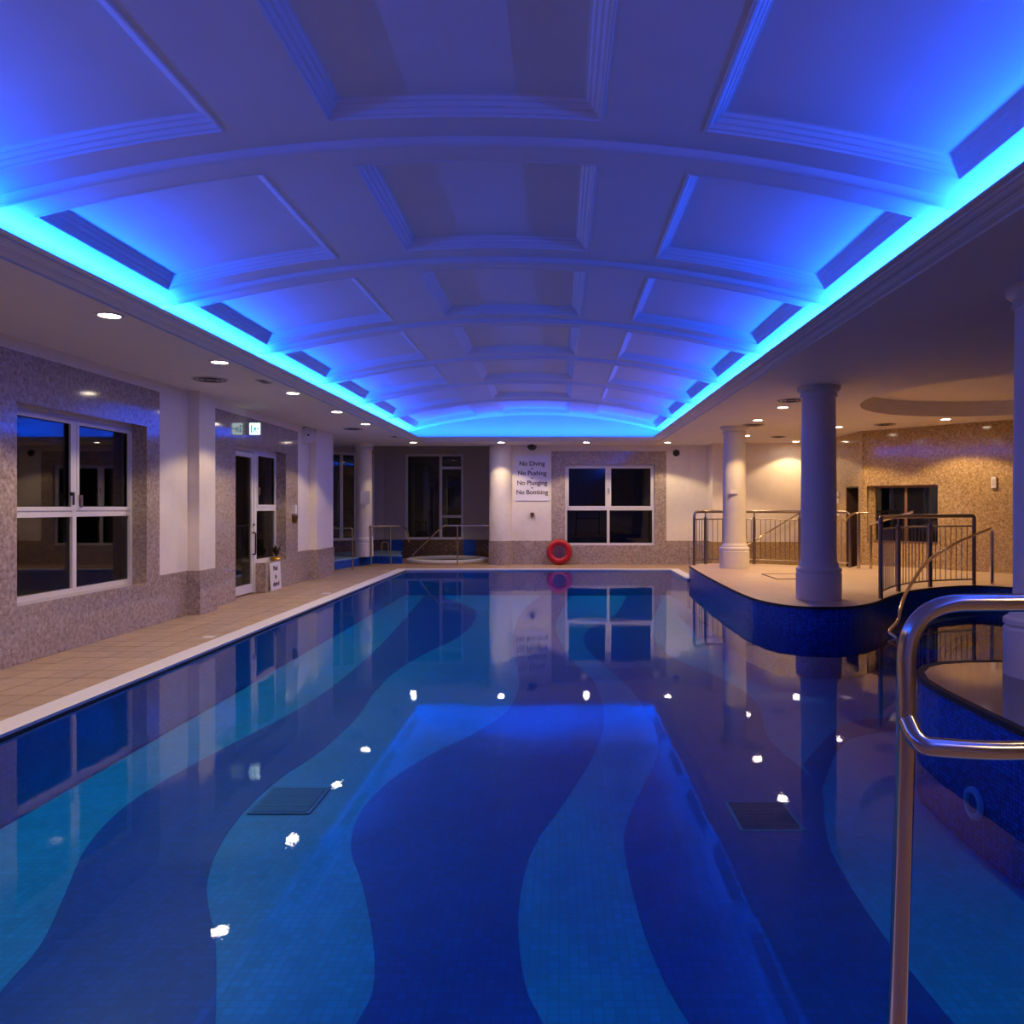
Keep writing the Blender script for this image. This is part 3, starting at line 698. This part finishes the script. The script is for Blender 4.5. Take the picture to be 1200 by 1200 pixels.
# ------------------------------------------------------------------ balustrades
def along(path, step):
    P = [Vector(p) for p in path]; out = []; acc = 0; nxt = step
    for a,b_ in zip(P,P[1:]):
        L = (b_-a).length
        while acc+L >= nxt: out.append(a+(b_-a)*((nxt-acc)/L)); nxt += step
        acc += L
    return out
def balustrade(name,label,posts,path,top,extra=None,pr=.035):
    o = empty(name); tag(o,label,'railing')
    z = PLAT
    pp = [Vector((x,y,0)) for x,y in path]
    first, last = pp[0], pp[-1]
    tp = [first+Vector((0,0,z))]+[p+Vector((0,0,top)) for p in pp]+[last+Vector((0,0,z))]
    MB().tube(fillet(tp,.14,7),.032,12).build('top_rail','steel_dark',o,True)
    MB().tube([p+Vector((0,0,top-.17)) for p in pp],.014,8).build('upper_bar','steel_dark',o,True)
    MB().tube([p+Vector((0,0,z+.10)) for p in pp],.014,8).build('lower_bar','steel_dark',o,True)
    pm = MB().tube([(0,0,z),(0,0,top-.13)],pr,12).tube([(0,0,top-.13),(0,0,top)],.015,8).mesh('post','steel_dark',True)
    for x,y in posts: link('post',pm,o,(x,y,0))
    bm_ = MB().tube([(0,0,z+.10),(0,0,top-.17)],.0075,6).mesh('baluster','steel_dark',True)
    for p in along(pp,.11):
        if min((p-Vector((x,y,0))).length for x,y in posts) > .05: link('baluster',bm_,o,(p.x,p.y,0))
    return o
fp = [(4.60,10.98),(5.26,11.9),(6.07,12.56),(6.95,12.86)]
fpath = [(p.x,p.y) for p in smooth_curve([(x,y,0) for x,y in fp],5)]
balustrade('balustrade','curved steel balustrade at the front edge of the platform',fp[1:3],fpath,1.45)
bp_ = [(3.04,17.25),(3.36,17.62),(4.48,17.62),(5.36,17.1),(6.27,16.55)]
balustrade('balustrade','long steel balustrade along the back of the platform',bp_[1:4],bp_,1.49)
def rail(name,label,parts,mat='steel',r=.02):
    o = empty(name); tag(o,label,'handrail')
    for nm,path,rr in parts: MB().tube(path,rr or r,12).build(nm,mat,o,True)
    return o
rail('stair_rail','curved shiny handrail dropping into the water beside the platform',[
  ('rail',smooth_curve([(7.22,12.85,1.24),(6.3,12.0,1.08),(5.75,11.45,.96),(5.25,11.0,.79),(4.72,10.4,.47),(4.47,10.05,.27),(4.37,9.9,.13),(4.17,9.7,.02),(4.22,9.6,-.06),(4.3,9.55,-.4)],6),.023),
  ('post',[(7.3,12.95,PLAT),(7.3,12.95,1.2)],.035)],'steel_bright')
rail('ramp_rail','sloping handrail on the cream wall behind the balustrade',[
  ('rail',[(4.75,20.55,.40),(6.5,20.55,1.48)],.02),('bracket',[(5.0,20.55,.55),(5.0,20.7,.52)],.01),('bracket',[(6.2,20.55,1.30),(6.2,20.7,1.27)],.01)])
rail('platform_rail','short steel handrail by the narrow doorway',[
  ('rail',fillet([(6.05,16.2,1.33),(6.3,16.4,1.47),(6.62,16.4,1.47),(6.72,16.35,1.40)],.08),.024),
  ('rail',[(6.52,16.2,1.22),(7.05,15.3,1.50)],.024),
  ('post',[(6.40,16.4,PLAT),(6.40,16.4,1.46)],.035),('post',[(6.60,16.25,PLAT),(6.60,16.25,1.25)],.03)])
rail('spa_rail','grey handrail end by the left wall corner',[('rail',fillet([(-5.23,19.46,0),(-5.23,19.46,1.06),(-6.3,19.46,1.06)],.05),.02)],'steel')
rail('spa_rail','grey handrail passing in front of the spa column',[
  ('rail',fillet([(-5.22,20.87,1.07),(-5.05,20.87,1.07),(-4.42,21.5,1.07),(-4.32,21.9,.95),(-4.3,22.0,.6)],.12),.02),
  ('post',[(-5.10,20.85,0),(-5.10,20.85,1.05)],.02),('post',[(-4.66,21.28,0),(-4.66,21.28,1.06)],.02)])
rail('spa_rail','grey handrail beside the round pilaster, sloping to the tub',[
  ('rail',fillet([(-4.2,22.0,.22),(-3.25,20.95,1.0),(-3.14,20.9,1.09),(-1.92,20.9,1.09),(-1.92,21.2,1.09)],.08),.02),
  ('post',[(-2.76,20.9,0),(-2.76,20.9,1.08)],.02)])
rail('tub_hoop','small steel grab hoop by the spa column',[('hoop',fillet([(-4.98,21.6,.25),(-4.98,21.6,.62),(-4.80,21.6,.62),(-4.80,21.6,.25)],.08),.016)])
# foreground grab rail
gr = empty('grab_rail'); tag(gr,'big polished steel grab rail in the right foreground','handrail')
gy = 2.05; tr_ = .0242
MB().tube(fillet([(.905,gy+.02,-.02),(.927,gy,.98),(.927,gy,1.343),(2.15,gy,1.348),(2.15,gy,-.02)],.16,14),tr_,28).build('hoop','steel',gr,True)
MB().tube(fillet([(.925,gy-.012,1.03),(.925,gy-.075,.985),(1.10,gy-.085,.975),(2.15,gy-.04,.985)],.10,12),tr_,28).build('middle_bar','steel',gr,True)
for x,y in ((.905,gy+.02),(2.15,gy)): MB().lathe([(.025,.012),(.05,.012),(.055,.004),(.055,0)],(x,y,0),28).build('flange','steel',gr,True)

# ------------------------------------------------------------------ small things
lb = empty('lifebuoy',(.01,YB-.16,.355)); tag(lb,'red ring lifebuoy leaning on the far wall','lifebuoy'); lb.rotation_euler = (R(-6),0,0)
lbr = MB().torus(.265,.085,(0,0,0),'y',56,16).build('ring','red_plastic',lb,True)
MB().torus(.352,.008,(0,0,0),'y',56,6).build('grab_rope','rope',lbr,True)
sg = empty('pool_sign',(-.748,YB-.012,0)); tag(sg,'white pool rules sign on the far wall','sign')
sgb = MB().box(-.462,.462,-.012,.0,1.77,3.03).build('board','sign_board',sg)
for k,(bd,z) in enumerate((('No Diving',2.80),('No Pushing',2.535),('No Plunging',2.265),('No Bombing',2.005))):
    text(bd,.172,'letters',sgb,(0,-.014,z),(R(90),0,0),.0035)
    if k < 3:
        c_ = MB().lathe([(0,0),(.022,0),(.022,.004)],seg=12).build('dot','letters',sgb); c_.location = (.0,-.013,z-.135); c_.rotation_euler=(R(90),0,0)
bk = empty('wall_bracket',(-.745,YB-.01,1.39)); tag(bk,'small brown bracket below the pool rules sign','bracket')
MB().box(-.05,.05,-.06,.01,-.05,.05).build('block','bronze',bk); MB().tube(fillet([(-.03,-.04,-.05),(-.03,-.1,-.08),(.03,-.1,-.08),(.03,-.04,-.05)],.03),.008,8).build('hook','bronze',bk,True)
def dome(x,y,z,label,mat,r=.10):
    o = empty('ceiling_dome',(x,y,z)); tag(o,label,'camera'); 
    MB().lathe([(r*.5,0),(r*.55,-.02),(r,-.03),(r,-.05)],seg=28).build('mount','dark_plastic',o,True)
    MB().lathe([(r*math.cos(a),-.05-r*.85*math.sin(a)) for a in [math.pi/2*k/8 for k in range(9)]],seg=28).build('dome',mat,o,True)
simple('smoked_dome','#2a2240',.15)
dome(-.745,21.15,CEIL,'dark dome camera on the ceiling over the sign','smoked_dome',.13)
sk = empty('wall_speaker',(3.27,YB-.01,3.10)); tag(sk,'round black speaker on the far wall near the platform','speaker')
c_ = MB().lathe([(0,.05),(.06,.045),(.09,.02),(.095,0)],seg=28).build('grille','dark_plastic',sk,True); c_.rotation_euler=(R(90),0,0)
MB().box(-.03,.03,-.01,.01,-.03,.03).build('mount','dark_plastic',sk)
cl = empty('wall_clock',(XL+.09,16.5,3.14)); tag(cl,'round pale wall clock on a dark bracket by the corner','clock')
c_ = MB().lathe([(.0,.05),(.15,.05),(.17,.035),(.17,0),(0,0)],seg=36).build('case','white_plastic',cl,True); c_.rotation_euler=(R(90),0,R(35))
c_ = MB().lathe([(0,.058),(.022,.058),(.022,.05)],seg=16).build('hub','dark_plastic',cl); c_.rotation_euler=(R(90),0,R(35))
MB().box(-.09,-.01,-.03,.05,.08,.2).build('bracket','dark_plastic',cl)
es = empty('exit_sign',(XL+.155,13.5,2.97)); tag(es,'lit exit sign box over the glazed door','exit sign')
MB().box(-.155,-.10,-.03,.03,-.10,.10).box(-.10,.10,-.02,.02,-.11,.11).build('housing','white_plastic',es)
esf = MB().box(-.09,.09,-.024,-.02,-.10,.10).build('lit_face','exit_glow',es)
mb = MB().box(-.075,-.045,-.027,-.024,-.07,.07).box(-.02,.02,-.027,-.024,-.03,.03).box(-.03,-.01,-.027,-.024,-.07,-.03).box(.01,.03,-.027,-.024,-.06,-.03).box(.035,.075,-.027,-.024,-.012,.012).lathe([(0,0),(.02,0)],(0,-.027,.055),12)
mb.build('pictogram','exit_green',esf)
dc = empty('call_point',(XL,15.84,0)); tag(dc,'white wall unit with brown cup beside the left window','dispenser')
MB().box(0,.07,-.06,.06,1.46,1.64).build('body','white_plastic',dc)
MB().lathe([(.0,1.26),(.03,1.27),(.055,1.36),(.06,1.42),(0,1.42)],(.05,0,0),20).build('cup','bronze',dc,True)
bs = empty('floor_sign',(XL+.04,14.8,0)); tag(bs,'white lettered board leaning under the left window','sign'); bs.rotation_euler=(0,R(-3),0)
bsb = MB().box(-.008,.008,-.27,.27,.004,.53).build('board','sign_board',bs)
for bd,z in (('Pool',.42),('is',.26),('closed',.12)): text(bd,.125,'letters',bsb,(.0095,0,z),(R(90),0,R(90)),.004)
orn = empty('sill_ornament',(XL-.09,15.15,.55)); tag(orn,'dark leafy ornament with golden base on the window sill','ornament')
MB().lathe([(0,0),(.09,0),(.10,.02),(.08,.05),(.085,.07),(.0,.07)],seg=20).build('base','gold',orn,True)
for k in range(9):
    a = k*.7; l = .2+.06*math.sin(k*2.1); u = Vector((math.cos(a),math.sin(a),0)); t = Vector((-u.y,u.x,0))
    p0 = Vector((0,0,.06)); p1 = u*.05+Vector((0,0,.06+l*.6)); p2 = u*.10+Vector((0,0,.06+l))
    MB().add([p0-t*.01,p0+t*.01,p1+t*.035,p1-t*.035,p2],[(0,1,2,3),(3,2,4)]).build('leaf','leaf_dark',orn)
for k in range(4):
    a = k*1.5+.4; MB().lathe([(0,-.025),(.025,-.01),(.03,.01),(.0,.03)],(.09*math.cos(a),.09*math.sin(a)+.05,.04),10).build('bloom','gold',orn,True)
